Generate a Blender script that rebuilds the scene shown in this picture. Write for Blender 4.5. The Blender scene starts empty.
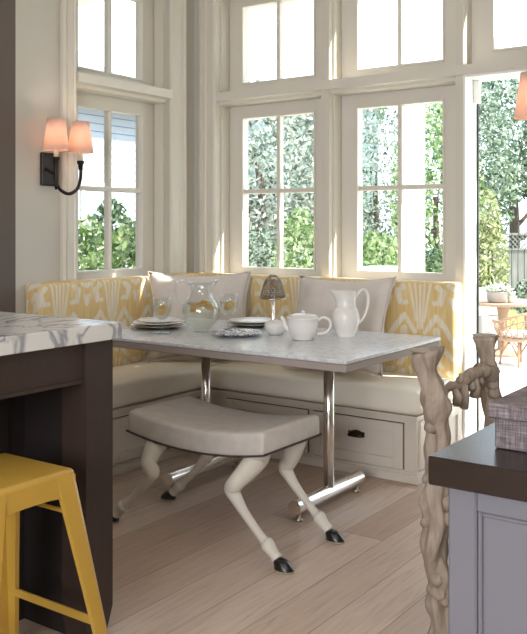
import bpy, bmesh, math, random
from math import sin, cos, pi, radians, atan, sqrt
from mathutils import Vector, Matrix, noise
random.seed(7)
S = bpy.context.scene
COL = S.collection

# ------------------------------------------------------------------ camera
H = 1.25
YAW = atan(611.5 / 867.0)
cd = bpy.data.cameras.new('camera'); cam = bpy.data.objects.new('camera', cd); COL.objects.link(cam)
cam.location = (0, 0, H); cam.rotation_euler = (pi / 2, 0, YAW)
cd.sensor_fit = 'AUTO'; cd.sensor_width = 36; cd.lens = 867.0 / 634 * 36; cd.shift_y = -90.0 / 634; cd.clip_start = .05
S.camera = cam
# ------------------------------------------------------------------ world, sun, added fill lights
W = bpy.data.worlds.new('sky'); S.world = W; W.use_nodes = True
wn = W.node_tree.nodes; wl = W.node_tree.links
bg = wn['Background']
bg.inputs[0].default_value = (.71, .84, 1, 1); bg.inputs[1].default_value = 3.9
sd = bpy.data.lights.new('sun', 'SUN'); sd.energy = 14.0; sd.angle = radians(.6); sd.color = (1, .95, .86)
so = bpy.data.objects.new('sun', sd); COL.objects.link(so)
SUN = Vector((1.46, .77, 1.66)).normalized()
so.rotation_euler = SUN.to_track_quat('Z', 'Y').to_euler(); so.location = (6, 8, 9)
def area(name, loc, rot, sx, sy, e, c=(1, 1, 1)):
    d = bpy.data.lights.new(name, 'AREA'); d.shape = 'RECTANGLE'; d.size = sx; d.size_y = sy; d.energy = e; d.color = c
    o = bpy.data.objects.new(name, d); COL.objects.link(o); o.location = loc; o.rotation_euler = rot; return o
area('rear_fill_light', (.2, -2.90, 1.75), (pi / 2, 0, 0), 3.0, 1.5, 190, (.96, .97, 1))  # added fill lamp behind the camera, brightens the interior
area('overhead_fill_light', (.6, 1.0, 2.9), (0, 0, 0), 1.2, 1.2, 20, (1, .98, .95))  # weak overhead fill, added with no fixture in the room
S.view_settings.view_transform = 'Standard'; S.view_settings.look = 'None'
S.view_settings.exposure = -0.06; S.view_settings.gamma = 1; S.view_settings.use_curve_mapping = False
S.cycles.max_bounces = 12; S.cycles.transparent_max_bounces = 16; S.cycles.caustics_refractive = False
S.cycles.caustics_reflective = False; S.cycles.sample_clamp_indirect = 6

# ------------------------------------------------------------------ materials
def lin(h):
    if isinstance(h, str):
        c = [int(h[i:i + 2], 16) / 255 for i in (0, 2, 4)]
    else: c = h
    return tuple(x / 12.92 if x <= .04045 else ((x + .055) / 1.055) ** 2.4 for x in c) + (1,)
class NT:
    def __init__(s, name):
        s.m = bpy.data.materials.new(name); s.m.use_nodes = True; s.t = s.m.node_tree; s.n = s.t.nodes
        s.b = s.n['Principled BSDF']; s.out = s.n['Material Output']
    def node(s, t, **k):
        x = s.n.new(t)
        for a, v in k.items(): setattr(x, a, v)
        return x
    def link(s, a, b): s.t.links.new(a, b)
    def val(s, v, sock):
        if hasattr(v, 'links') or isinstance(v, bpy.types.NodeSocket): s.link(v, sock)
        else: sock.default_value = v
    def math(s, op, a, b=None, c=None):
        x = s.node('ShaderNodeMath', operation=op)
        s.val(a, x.inputs[0])
        if b is not None: s.val(b, x.inputs[1])
        if c is not None: s.val(c, x.inputs[2])
        return x.outputs[0]
    def coord(s, scale=(1, 1, 1), kind='Object', rot=(0, 0, 0)):
        t = s.node('ShaderNodeTexCoord'); m = s.node('ShaderNodeMapping'); s.link(t.outputs[kind], m.inputs[0])
        m.inputs['Scale'].default_value = scale; m.inputs['Rotation'].default_value = rot; return m.outputs[0]
    def noise(s, vec, scale=5, detail=3, rough=.5, dist=0):
        x = s.node('ShaderNodeTexNoise'); s.link(vec, x.inputs['Vector'])
        x.inputs['Scale'].default_value = scale; x.inputs['Detail'].default_value = detail
        x.inputs['Roughness'].default_value = rough; x.inputs['Distortion'].default_value = dist; return x.outputs['Fac']
    def ramp(s, fac, stops):
        r = s.node('ShaderNodeValToRGB'); s.link(fac, r.inputs[0]); e = r.color_ramp.elements
        while len(e) < len(stops): e.new(.5)
        for i, (p, c) in enumerate(stops): e[i].position = p; e[i].color = lin(c)
        return r.outputs[0]
    def mix(s, f, a, b, mode='MIX'):
        x = s.node('ShaderNodeMix', data_type='RGBA', blend_type=mode)
        s.val(f, x.inputs[0]); s.val(a, x.inputs[6]); s.val(b, x.inputs[7]); return x.outputs[2]
    def bump(s, h, strength=.2, dist=.01):
        b = s.node('ShaderNodeBump'); b.inputs['Strength'].default_value = strength; b.inputs['Distance'].default_value = dist
        s.link(h, b.inputs['Height']); s.link(b.outputs[0], s.b.inputs['Normal'])
def plain(name, col, rough=.5, metal=0, var=.06, scale=8, bump=0, bscale=60, spec=None, stretch=(1, 1, 1)):
    t = NT(name); c = lin(col); v = t.coord(stretch)
    n = t.noise(v, scale, 4)
    lo = tuple(max(0, x * (1 - var)) for x in c[:3]) + (1,); hi = tuple(min(1, x * (1 + var)) for x in c[:3]) + (1,)
    t.link(t.mix(n, lo, hi), t.b.inputs['Base Color'])
    t.b.inputs['Roughness'].default_value = rough; t.b.inputs['Metallic'].default_value = metal
    if spec is not None: t.b.inputs['Specular IOR Level'].default_value = spec
    if bump: t.bump(t.noise(v, bscale, 3), bump, .004)
    return t.m
M = {}
M['wall'] = plain('painted wall', 'c4bfb4', .7, var=.02, bump=.03)
M['darkwall'] = plain('taupe wall', '655b54', .8, var=.03)
M['trim'] = plain('cream painted trim', 'd6cfc2', .4, var=.015)
M['sill'] = plain('cream painted sash', 'dad4c8', .4, var=.015)
M['ceiling'] = plain('ceiling paint', 'dcd8d0', .8, var=.02)
M['cab'] = plain('painted bench wood', 'd2c7ba', .4, var=.03)
M['seat'] = plain('cream leather', 'efe6d6', .5, var=.03, bump=.05, bscale=25)
M['pillow'] = plain('blush linen', 'd4cac2', .9, var=.10, scale=14, bump=.25, bscale=140)
M['suede'] = plain('grey suede', 'c6beb6', .95, var=.16, scale=22, bump=.1, bscale=90)
M['legpaint'] = plain('chalky painted leg', 'cfc8bc', .6, var=.10, scale=14, bump=.15, bscale=40)
M['hoof'] = plain('black hoof', '1c1917', .3, var=.2)
M['hoofrim'] = plain('hoof sole', 'a89c88', .5)
M['braid'] = plain('dark braid', '3a2e26', .5, var=.5, scale=150, bump=.8, bscale=220)
M['chrome'] = plain('polished chrome', 'eeeae4', .2, 1, var=.02)
M['steel'] = plain('pewter', 'a69a8c', .35, 1, var=.2, scale=40)
M['bronze'] = plain('dark bronze', '2a221d', .4, .6, var=.15)
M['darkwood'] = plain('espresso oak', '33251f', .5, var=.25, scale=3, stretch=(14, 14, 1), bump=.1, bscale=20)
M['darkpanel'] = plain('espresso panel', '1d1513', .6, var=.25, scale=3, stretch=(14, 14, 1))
M['yellow'] = plain('mustard enamel', 'b8923f', .3, var=.06)
M['countertop'] = plain('dark walnut top', '221812', .26, var=.3, scale=4, stretch=(3, 25, 25))
M['greypaint'] = plain('grey lavender paint', '6b6a71', .5, var=.02)
M['china'] = plain('white china', 'e4e0da', .22, var=.02)
M['candle'] = plain('candle tube', 'e6d2b8', .5)
M['twig'] = plain('weathered grey branch', '9a8b7c', .85, var=.6, scale=16, stretch=(3, 3, .8), bump=.9, bscale=34)
M['twigcut'] = plain('sawn branch end', 'a89c8c', .8, var=.3, scale=30)
M['wicker'] = plain('pale wicker', 'a3866e', .8, var=.3, scale=60, bump=.5, bscale=120)
M['white'] = plain('white painted timber', 'f0f0ec', .5, var=.02)
M['patio'] = plain('pale flagstone', 'd8d0c4', .8, var=.08, scale=2, bump=.1)
M['grass'] = plain('lawn', '7d9c4a', .9, var=.4, scale=30, bump=.5, bscale=90)
M['bark'] = plain('tree bark', '54473e', .9, var=.4, scale=6, stretch=(6, 6, 1), bump=.6, bscale=20)
M['concrete'] = plain('grey planter', 'a09a94', .8, var=.1)
M['roof'] = plain('grey shingle roof', '8e929b', .9, var=.2, scale=20, stretch=(1, 1, 5))
M['blackrubber'] = plain('black gasket', '2b2a2a', .6)

def m_fence():
    t = NT('weathered fence boards'); v = t.coord((1, 1, 1))
    sx = t.node('ShaderNodeSeparateXYZ'); t.link(v, sx.inputs[0])
    f = t.math('FRACT', t.math('DIVIDE', sx.outputs[0], .15))
    gap = t.math('GREATER_THAN', t.math('ABSOLUTE', t.math('SUBTRACT', f, .5)), .45)
    n = t.noise(t.coord((8, 8, 1)), 2, 4)
    c = t.ramp(n, [(.3, '6f6a6c'), (.7, '958e8e')])
    t.link(t.mix(gap, c, lin('302c2c')), t.b.inputs['Base Color']); t.b.inputs['Roughness'].default_value = .9; return t.m
M['fence'] = m_fence()
def m_siding():
    t = NT('white clapboard siding'); sx = t.node('ShaderNodeSeparateXYZ'); t.link(t.coord(), sx.inputs[0])
    f = t.math('FRACT', t.math('DIVIDE', sx.outputs[2], .14))
    t.link(t.mix(t.math('LESS_THAN', f, .12), lin('a3a8b0'), lin('6e747c')), t.b.inputs['Base Color']); t.bump(f, .6, .02)
    t.b.inputs['Roughness'].default_value = .7; return t.m
M['siding'] = m_siding()
def m_floor():
    t = NT('oak plank floor'); v = t.coord((1, 1, 1))
    sx = t.node('ShaderNodeSeparateXYZ'); t.link(v, sx.inputs[0])
    cx = t.node('ShaderNodeCombineXYZ'); t.link(sx.outputs[1], cx.inputs[0]); t.link(sx.outputs[0], cx.inputs[1])
    b = t.node('ShaderNodeTexBrick'); t.link(cx.outputs[0], b.inputs['Vector'])
    b.inputs['Scale'].default_value = 1; b.inputs['Brick Width'].default_value = 1.9; b.inputs['Row Height'].default_value = .178
    b.inputs['Mortar Size'].default_value = .0016; b.inputs['Mortar Smooth'].default_value = .2; b.inputs['Bias'].default_value = 0
    b.offset = .37; b.inputs['Color1'].default_value = lin('b89c87'); b.inputs['Color2'].default_value = lin('dcc9b9'); b.inputs['Mortar'].default_value = lin('6b5446')
    g = t.noise(t.coord((22, 1.3, 1)), 3, 5, .6, 1.0)
    g2 = t.noise(t.coord((1, .6, 1)), 2.3, 3)
    gc = t.ramp(g, [(.25, 'b09c8e'), (.5, 'efe6de'), (.8, 'ffffff')])
    c = t.mix(.7, b.outputs['Color'], gc, 'MULTIPLY')
    c = t.mix(t.math('MULTIPLY', g2, .45), c, lin('cfc0b4'))
    vo = t.node('ShaderNodeTexVoronoi'); t.link(t.coord((2.4, 1.1, 1)), vo.inputs['Vector']); vo.inputs['Scale'].default_value = 1
    k = t.ramp(vo.outputs['Distance'], [(.0, '5a4334'), (.035, '94745e'), (.07, 'ffffff')])
    c = t.mix(.8, c, k, 'MULTIPLY')
    t.link(c, t.b.inputs['Base Color'])
    t.b.inputs['Roughness'].default_value = .38
    t.bump(t.math('MULTIPLY', b.outputs['Fac'], -1), .3, .002); return t.m
M['floor'] = m_floor()
def m_marble(name, base, vein, k=1.0):
    t = NT(name); v = t.coord((1, 1, 1), rot=(.4, .3, .7))
    w = t.node('ShaderNodeTexNoise'); t.link(v, w.inputs['Vector']); w.inputs['Scale'].default_value = 3.6 * k; w.inputs['Detail'].default_value = 4
    w.inputs['Distortion'].default_value = 1.4
    r = t.math('ABSOLUTE', t.math('SUBTRACT', w.outputs['Fac'], .5))
    c = t.ramp(r, [(0, vein), (.004, vein), (.035, base), (1, base)])
    cl = t.noise(v, 1.8 * k, 4)
    c = t.mix(t.math('MULTIPLY', cl, .5), c, lin(vein), 'MIX') if k > 2 else t.mix(.12, c, t.ramp(cl, [(.3, vein), (.7, base)]))
    t.link(c, t.b.inputs['Base Color']); t.b.inputs['Roughness'].default_value = .22; return t.m
M['marble'] = m_marble('veined white marble', 'd4d2ce', '8b8c92')
M['tabletop'] = m_marble('honed grey white marble', 'd9d9da', 'bfc1c6', 2.5)
M['tabletop'].node_tree.nodes['Principled BSDF'].inputs['Roughness'].default_value = .2
M['tableedge'] = plain('grey stone edge', '9b8f89', .6, var=.06, scale=20)
def m_ikat():
    t = NT('yellow and cream ikat'); co = t.node('ShaderNodeTexCoord'); sx = t.node('ShaderNodeSeparateXYZ')
    t.link(co.outputs['Object'], sx.inputs[0])
    X = t.math('ADD', sx.outputs[0], t.math('MULTIPLY', sx.outputs[1], .8)); Z = t.math('ADD', sx.outputs[2], sx.outputs[1])
    nz = t.noise(t.coord((55, 55, 4)), 1, 3); nz = t.math('MULTIPLY', t.math('SUBTRACT', nz, .5), .030)
    n2 = t.noise(t.coord((9, 9, 9)), 1, 2); n2 = t.math('MULTIPLY', t.math('SUBTRACT', n2, .5), .035)
    Z = t.math('ADD', Z, nz)
    P = .39; Q = .46
    xm = t.math('ABSOLUTE', t.math('MULTIPLY', t.math('SUBTRACT', t.math('FRACT', t.math('ADD', t.math('DIVIDE', X, P), .5)), .5), P))  # mirrored about each plume
    xm = t.math('ABSOLUTE', t.math('ADD', xm, t.math('MULTIPLY', n2, .4)))
    tz_ = t.math('MULTIPLY', t.math('FRACT', t.math('DIVIDE', t.math('SUBTRACT', .625 + .46, Z), Q)), Q)
    dmin = None
    for ax, az, bx, bz, w_ in ((0, .02, 0, .25, .006), (.028, .0, .011, .25, .006), (.062, .0, .024, .21, .007), (.10, .03, .135, .055, .016), (.135, .055, .118, .11, .018),
                               (.118, .11, .080, .115, .012), (.165, .02, .195, .03, .014), (.18, .09, .195, .13, .014), (.030, .27, .095, .185, .013), (.095, .185, .150, .25, .015),
                               (.150, .25, .195, .32, .015), (.095, .26, .10, .33, .020), (.062, .33, .03, .41, .015), (0, .31, 0, .37, .020), (.135, .36, .185, .40, .014), (.08, .41, .125, .45, .014)):
        vx, vz = bx - ax, bz - az; L2 = vx * vx + vz * vz
        px = t.math('SUBTRACT', xm, ax); pz = t.math('SUBTRACT', tz_, az)
        h = t.math('DIVIDE', t.math('ADD', t.math('MULTIPLY', px, vx), t.math('MULTIPLY', pz, vz)), L2); h.node.use_clamp = True
        dx = t.math('SUBTRACT', px, t.math('MULTIPLY', h, vx)); dz = t.math('SUBTRACT', pz, t.math('MULTIPLY', h, vz))
        d = t.math('SUBTRACT', t.math('SQRT', t.math('ADD', t.math('MULTIPLY', dx, dx), t.math('MULTIPLY', dz, dz))), w_)
        dmin = d if dmin is None else t.math('MINIMUM', dmin, d)
    w = t.math('SUBTRACT', .5, t.math('MULTIPLY', dmin, 140)); w.node.use_clamp = True
    wc = t.ramp(t.noise(t.coord((60, 60, 8)), 1, 2), [(.3, 'd9cdb4'), (.7, 'e9e2d2')])
    yc = t.ramp(t.noise(t.coord((70, 70, 6)), 1, 3), [(.25, 'd3b274'), (.55, 'dec28a'), (.8, 'e6d3a8')])
    t.link(t.mix(w, yc, wc), t.b.inputs['Base Color']); t.b.inputs['Roughness'].default_value = .85; return t.m
M['ikat'] = m_ikat()
def m_box():
    t = NT('woven grey box cloth'); a = t.noise(t.coord((30, 30, 420)), 1, 2); b = t.noise(t.coord((420, 420, 30)), 1, 2)
    t.link(t.ramp(t.math('MULTIPLY', t.math('ADD', a, b), .5), [(.35, '4c4547'), (.5, '6b6062'), (.65, '8d8283')]), t.b.inputs['Base Color'])
    t.b.inputs['Roughness'].default_value = .8; return t.m
M['boxcloth'] = m_box()
def m_blueplate():
    t = NT('blue and white china'); n = t.node('ShaderNodeTexVoronoi'); t.link(t.coord((1, 1, 1)), n.inputs['Vector']); n.inputs['Scale'].default_value = 75
    n2 = t.noise(t.coord(), 60, 2)
    t.link(t.ramp(t.math('MULTIPLY', n.outputs['Distance'], t.math('ADD', n2, .5)), [(.25, '24314f'), (.42, '6a7690'), (.55, 'dedfe2')]), t.b.inputs['Base Color'])
    t.b.inputs['Roughness'].default_value = .2; return t.m
M['blueplate'] = m_blueplate()
def m_glass(name, tint=(1, 1, 1, 1), gl=.08):
    t = NT(name); t.n.remove(t.b)
    tr = t.node('ShaderNodeBsdfTransparent'); tr.inputs[0].default_value = tint
    g = t.node('ShaderNodeBsdfGlossy'); g.inputs['Roughness'].default_value = .03
    lw = t.node('ShaderNodeLayerWeight'); lw.inputs[0].default_value = .35
    mx = t.node('ShaderNodeMixShader'); t.link(t.math('ADD', t.math('MULTIPLY', t.math('POWER', lw.outputs['Facing'], 3.0), gl * 5), gl * .35), mx.inputs[0])
    t.link(tr.outputs[0], mx.inputs[1]); t.link(g.outputs[0], mx.inputs[2]); t.link(mx.outputs[0], t.out.inputs[0]); return t.m
M['pane'] = m_glass('window glass', (.97, .98, .98, 1), .015)
M['glass'] = m_glass('drinking glass', (.97, .985, .985, 1), .20)
def m_cloudy(name, col, k, gl):
    m = m_glass(name, (.99, .99, .96, 1), gl); n = m.node_tree.nodes; l = m.node_tree.links
    out = n['Material Output']; src = out.inputs[0].links[0].from_socket
    tl = n.new('ShaderNodeBsdfTranslucent'); tl.inputs[0].default_value = lin(col); df = n.new('ShaderNodeBsdfDiffuse'); df.inputs[0].default_value = lin(col)
    a = n.new('ShaderNodeMixShader'); l.new(tl.outputs[0], a.inputs[1]); l.new(df.outputs[0], a.inputs[2])
    b = n.new('ShaderNodeMixShader'); b.inputs[0].default_value = k; l.new(src, b.inputs[1]); l.new(a.outputs[0], b.inputs[2]); l.new(b.outputs[0], out.inputs[0]); return m
M['water'] = m_cloudy('lemon water', 'f6f6e6', .20, .03)
M['lemon'] = m_cloudy('lemon slice flesh', 'ecc04a', .8, .02)
def m_shade():
    t = NT('pleated blush lampshade'); t.b.inputs['Base Color'].default_value = lin('ddc6bb'); t.b.inputs['Roughness'].default_value = .9
    tl = t.node('ShaderNodeBsdfTranslucent'); tl.inputs[0].default_value = lin('f4ddd0')
    mx = t.node('ShaderNodeMixShader'); mx.inputs[0].default_value = .5
    t.link(t.b.outputs[0], mx.inputs[1]); t.link(tl.outputs[0], mx.inputs[2]); t.link(mx.outputs[0], t.out.inputs[0])
    w = t.noise(t.coord((90, 90, 2)), 1, 2); t.bump(w, .4, .003); return t.m
M['shade'] = m_shade()
def m_bulb():
    t = NT('lit bulb'); t.b.inputs['Emission Color'].default_value = lin('ffd2a0'); t.b.inputs['Emission Strength'].default_value = 18; return t.m
M['bulb'] = m_bulb()
def m_leaf(name, a, b, c):
    t = NT(name); g = t.node('ShaderNodeNewGeometry')
    col = t.ramp(g.outputs['Random Per Island'], [(0, a), (.5, b), (1, c)])
    t.link(col, t.b.inputs['Base Color']); t.b.inputs['Roughness'].default_value = .5
    tl = t.node('ShaderNodeBsdfTranslucent'); t.link(col, tl.inputs[0])
    mx = t.node('ShaderNodeMixShader'); mx.inputs[0].default_value = .45
    t.link(t.b.outputs[0], mx.inputs[1]); t.link(tl.outputs[0], mx.inputs[2]); t.link(mx.outputs[0], t.out.inputs[0]); return t.m
M['leaf_grey'] = m_leaf('silvery leaves', '39423a', '8c9484', 'd8dacf')
M['leaf_green'] = m_leaf('fresh green leaves', '35502a', '7f9a5c', 'c6cfa4')
M['leaf_dark'] = m_leaf('blue green leaves', '2c3c2e', '6d8068', 'b9c2b0')
M['leaf_yellow'] = m_leaf('yellow green leaves', '4c5a34', '98a068', 'd6d4ac')
M['leaf_hedge'] = m_leaf('hedge leaves', '25381f', '4d6840', '93a67c')

# ------------------------------------------------------------------ builders
def obj(name, bm, mat, parent=None, smooth=False, loc=None, rz=0):
    me = bpy.data.meshes.new(name); bmesh.ops.recalc_face_normals(bm, faces=bm.faces); bm.to_mesh(me); bm.free()
    mats = mat if isinstance(mat, (list, tuple)) else [mat]
    for m in mats: me.materials.append(M[m] if isinstance(m, str) else m)
    if smooth:
        for p in me.polygons: p.use_smooth = True
    o = bpy.data.objects.new(name, me); COL.objects.link(o)
    if parent: o.parent = parent
    if loc: o.location = loc
    if rz: o.rotation_euler = (0, 0, rz)
    return o
def tag(o, label=None, cat=None, group=None, kind=None):
    if label: o['label'] = label
    if cat: o['category'] = cat
    if group: o['group'] = group
    if kind: o['kind'] = kind
    return o
def thing(name, label, cat, loc=(0, 0, 0), rz=0, group=None):
    o = bpy.data.objects.new(name, None); o.empty_display_size = .1; COL.objects.link(o); o.location = loc; o.rotation_euler = (0, 0, rz)
    return tag(o, label, cat, group)
def struct(name, loc=(0, 0, 0), rz=0):
    o = bpy.data.objects.new(name, None); COL.objects.link(o); o.location = loc; o.rotation_euler = (0, 0, rz); o['kind'] = 'structure'; return o
def B(): return bmesh.new()
def box(bm, x0, x1, y0, y1, z0, z1, bev=0, seg=1, mi=0):
    v = [bm.verts.new((x, y, z)) for x in (x0, x1) for y in (y0, y1) for z in (z0, z1)]
    F = [(0, 1, 3, 2), (4, 6, 7, 5), (0, 4, 5, 1), (2, 3, 7, 6), (0, 2, 6, 4), (1, 5, 7, 3)]
    fs = [bm.faces.new([v[i] for i in f]) for f in F]
    for f in fs: f.material_index = mi
    if bev:
        es = list({e for f in fs for e in f.edges})
        bmesh.ops.bevel(bm, geom=es, offset=bev, segments=seg, affect='EDGES', profile=.5)
    return bm
def obox(bm, c, ax, ay, az):
    c, ax, ay, az = map(Vector, (c, ax, ay, az))
    v = [bm.verts.new(c + i * ax + j * ay + k * az) for i in (-1, 1) for j in (-1, 1) for k in (-1, 1)]
    for f in [(0, 1, 3, 2), (4, 6, 7, 5), (0, 4, 5, 1), (2, 3, 7, 6), (0, 2, 6, 4), (1, 5, 7, 3)]: bm.faces.new([v[i] for i in f])
def lathe(bm, prof, n=32, c=(0, 0, 0), mi=0, cap=True):
    rings = []
    for r, z in prof:
        rings.append([bm.verts.new((c[0] + r * cos(2 * pi * i / n), c[1] + r * sin(2 * pi * i / n), c[2] + z)) for i in range(n)])
    for a, b in zip(rings, rings[1:]):
        for i in range(n):
            f = bm.faces.new((a[i], a[(i + 1) % n], b[(i + 1) % n], b[i])); f.material_index = mi
    if cap:
        for r in (rings[0], rings[-1]):
            if len(r) > 2:
                f = bm.faces.new(r); f.material_index = mi
    return rings
def smooth_path(pts, k=6):
    pts = [tuple(p) for p in pts]; out = []
    P = [pts[0]] + pts + [pts[-1]]
    for i in range(1, len(P) - 2):
        for j in range(k):
            t = j / k; a, b, c, d = P[i - 1], P[i], P[i + 1], P[i + 2]
            out.append(tuple(.5 * (2 * b[m] + (c[m] - a[m]) * t + (2 * a[m] - 5 * b[m] + 4 * c[m] - d[m]) * t * t + (3 * b[m] - a[m] - 3 * c[m] + d[m]) * t ** 3) for m in range(len(b))))
    out.append(pts[-1]); return out
def tube(bm, path, r=None, n=12, k=0, lump=0, lscale=12, squash=None, mi=0, seed=0, zs=1):
    """path of (x,y,z) with r, or of (x,y,z,r)"""
    if k: path = smooth_path(path, k)
    P = [Vector(p[:3]) for p in path]; R = [p[3] if len(p) > 3 else r for p in path]
    up = Vector((0, 1, 0)); rings = []
    for i, p in enumerate(P):
        d = (P[min(i + 1, len(P) - 1)] - P[max(i - 1, 0)]).normalized()
        s = d.cross(up)
        if s.length < .05: s = d.cross(Vector((1, 0, 0)))
        s.normalize(); u = s.cross(d).normalized()
        ring = []
        for j in range(n):
            a = 2 * pi * j / n; rr = R[i]
            q = s * cos(a) * (squash or 1) + u * sin(a)
            if lump:
                w_ = p + q * R[i]
                rr *= 1 + lump * noise.noise(Vector((w_.x * lscale + seed * 3.7, w_.y * lscale, w_.z * lscale * zs)))
            ring.append(bm.verts.new(p + q * rr))
        rings.append(ring)
    for a, b in zip(rings, rings[1:]):
        for i in range(n):
            f = bm.faces.new((a[i], a[(i + 1) % n], b[(i + 1) % n], b[i])); f.material_index = mi
    for r_ in (rings[0], rings[-1]):
        f = bm.faces.new(r_); f.material_index = mi
    return bm
def prism(bm, poly, axis, a0, a1):
    """poly of 2D points, extruded along axis 0/1 ; 2D = (the other horizontal axis, z)"""
    def pt(p, a): return (a, p[0], p[1]) if axis == 0 else (p[0], a, p[1])
    A = [bm.verts.new(pt(p, a0)) for p in poly]; C = [bm.verts.new(pt(p, a1)) for p in poly]; n = len(poly)
    for i in range(n): bm.faces.new((A[i], A[(i + 1) % n], C[(i + 1) % n], C[i]))
    bm.faces.new(A); bm.faces.new(C[::-1])
def dup(root, loc=None, rz=None, label=None):
    r = root.copy(); COL.objects.link(r)
    if loc: r.location = loc
    if rz is not None: r.rotation_euler = (0, 0, rz)
    if label: r['label'] = label
    for ch in list(root.children):
        c = ch.copy(); COL.objects.link(c); c.parent = r
        for g in list(ch.children):
            d = g.copy(); COL.objects.link(d); d.parent = c
    return r

# ------------------------------------------------------------------ room shell
XL, XR, YB, YN = -3.70, -.93, 4.45, 2.98      # nook: left wall, right wall, back wall, mouth
ZC = 2.95
TH = .18
bm = B(); box(bm, -6.2, 2.6, -3.2, YB + TH, -.06, 0); o = obj('floor', bm, 'floor'); tag(o, kind='structure')
bm = B(); box(bm, -6.2, 2.6, -3.2, YB + TH, ZC, ZC + .1); o = obj('ceiling', bm, 'ceiling'); tag(o, kind='structure')
def wall_grid(name, axis, p0, p1, lo, hi, holes, mat='wall'):
    """wall slab with rectangular holes; axis=0 : runs along x (p = y range); axis=1 : runs along y (p = x range)"""
    us = sorted({lo, hi, *[h[0] for h in holes], *[h[1] for h in holes]}); zs = sorted({0, ZC, *[h[2] for h in holes], *[h[3] for h in holes]})
    bm = B()
    for u0, u1 in zip(us, us[1:]):
        for z0, z1 in zip(zs, zs[1:]):
            uc, zc = (u0 + u1) / 2, (z0 + z1) / 2
            if any(h[0] < uc < h[1] and h[2] < zc < h[3] for h in holes): continue
            if axis == 0: box(bm, u0, u1, p0, p1, z0, z1)
            else: box(bm, p0, p1, u0, u1, z0, z1)
    bmesh.ops.remove_doubles(bm, verts=bm.verts, dist=1e-5)
    o = obj(name, bm, mat); tag(o, kind='structure'); return o
ZW0, ZW1, ZT0, ZT1 = .92, 2.07, 2.125, 2.76
w2 = (-3.515, -2.715); w3 = (-2.66, -1.862); dr = (-1.819, -1.06)
holes = []
for a in (w2, w3): holes += [(a[0], a[1], ZW0, ZW1), (a[0], a[1], ZT0, ZT1)]
holes += [(dr[0], dr[1], 0, ZW1), (dr[0], dr[1], ZT0, ZT1)]
wall_grid('wall_back', 0, YB, YB + TH, XL - TH, XR + TH, holes, 'trim')
wl_ = (3.40, 4.20)
wall_grid('wall_left', 1, XL - TH, XL, YN, YB, [(wl_[0], wl_[1], ZW0, ZW1), (wl_[0], wl_[1], ZT0, ZT1)])
bm = B(); box(bm, XR, XR + TH, YN, YB, 0, ZC); tag(obj('wall_right', bm, 'wall'), kind='structure')
bm = B(); box(bm, -6.2, XL - .0005, YN - .12, YN, 0, ZC); tag(obj('wall_kitchen_left', bm, 'darkwall'), kind='structure')
bm = B(); box(bm, XR + .0005, 2.6, YN - .12, YN, 0, ZC); tag(obj('wall_kitchen_right', bm, 'wall'), kind='structure')
bm = B(); box(bm, -6.3, -6.2, -3.2, YN, 0, ZC); tag(obj('wall_far_left', bm, 'wall'), kind='structure')
bm = B(); box(bm, 2.6, 2.7, -3.2, YN, 0, ZC); tag(obj('wall_far_right', bm, 'wall'), kind='structure')
wall_grid('wall_rear', 0, -3.2, -3.05, -6.2, 2.6, [(-1.4, 1.8, .95, 2.5)])
fr = struct('window_6'); bm = B()  # unseen rear window, put in behind the fill lamp
for x in (-1.4, -.35, .7, 1.75): box(bm, x, x + .05, -3.15, -3.08, .95, 2.5)
box(bm, -1.4, 1.8, -3.16, -3.09, .95, 1.0); box(bm, -1.4, 1.8, -3.16, -3.09, 2.45, 2.5); obj('window_frame', bm, 'trim', fr)

# wall-face paint between trims is the same cream on the back wall; corner strip and left wall keep the grey wall paint
bm = B(); box(bm, XL, -3.655, YB - .004, YB, 0, ZC); tag(obj('trim_1', bm, 'wall'), kind='structure')
# casings : profiled boards
def casing_x(name, x0, x1, y, z0, z1, flip=False):
    bm = B(); w = x1 - x0
    prof = [(0, 0), (0, -.022), (.10, -.030), (.16, -.030), (.20, -.016), (.34, -.014), (.40, -.020), (.46, -.014), (.78, -.012), (.84, -.020), (.92, -.018), (1, -.008), (1, 0)]
    A = []; 
    for z in (z0, z1): A.append([bm.verts.new((x0 + ((1 - p) if flip else p) * w, y + d, z)) for p, d in prof])
    n = len(prof)
    for i in range(n): bm.faces.new((A[0][i], A[0][(i + 1) % n], A[1][(i + 1) % n], A[1][i]))
    bm.faces.new(A[0]); bm.faces.new(A[1][::-1])
    return tag(obj(name, bm, 'trim'), kind='structure')
def casing_y(name, y0, y1, x, z0, z1, flip=False):
    bm = B(); w = y1 - y0
    prof = [(0, 0), (0, .022), (.10, .030), (.16, .030), (.20, .016), (.34, .014), (.40, .020), (.46, .014), (.78, .012), (.84, .020), (.92, .018), (1, .008), (1, 0)]
    A = []
    for z in (z0, z1): A.append([bm.verts.new((x + d, y0 + ((1 - p) if flip else p) * w, z)) for p, d in prof])
    n = len(prof)
    for i in range(n): bm.faces.new((A[0][i], A[0][(i + 1) % n], A[1][(i + 1) % n], A[1][i]))
    bm.faces.new(A[0]); bm.faces.new(A[1][::-1])
    return tag(obj(name, bm, 'trim'), kind='structure')
casing_x('trim_2', -3.65, -3.515, YB, .9, 2.85)
casing_y('trim_3', 3.285, 3.40, XL, .9, 2.85)
casing_y('trim_4', 4.20, 4.345, XL, .9, 2.85, True)
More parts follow.
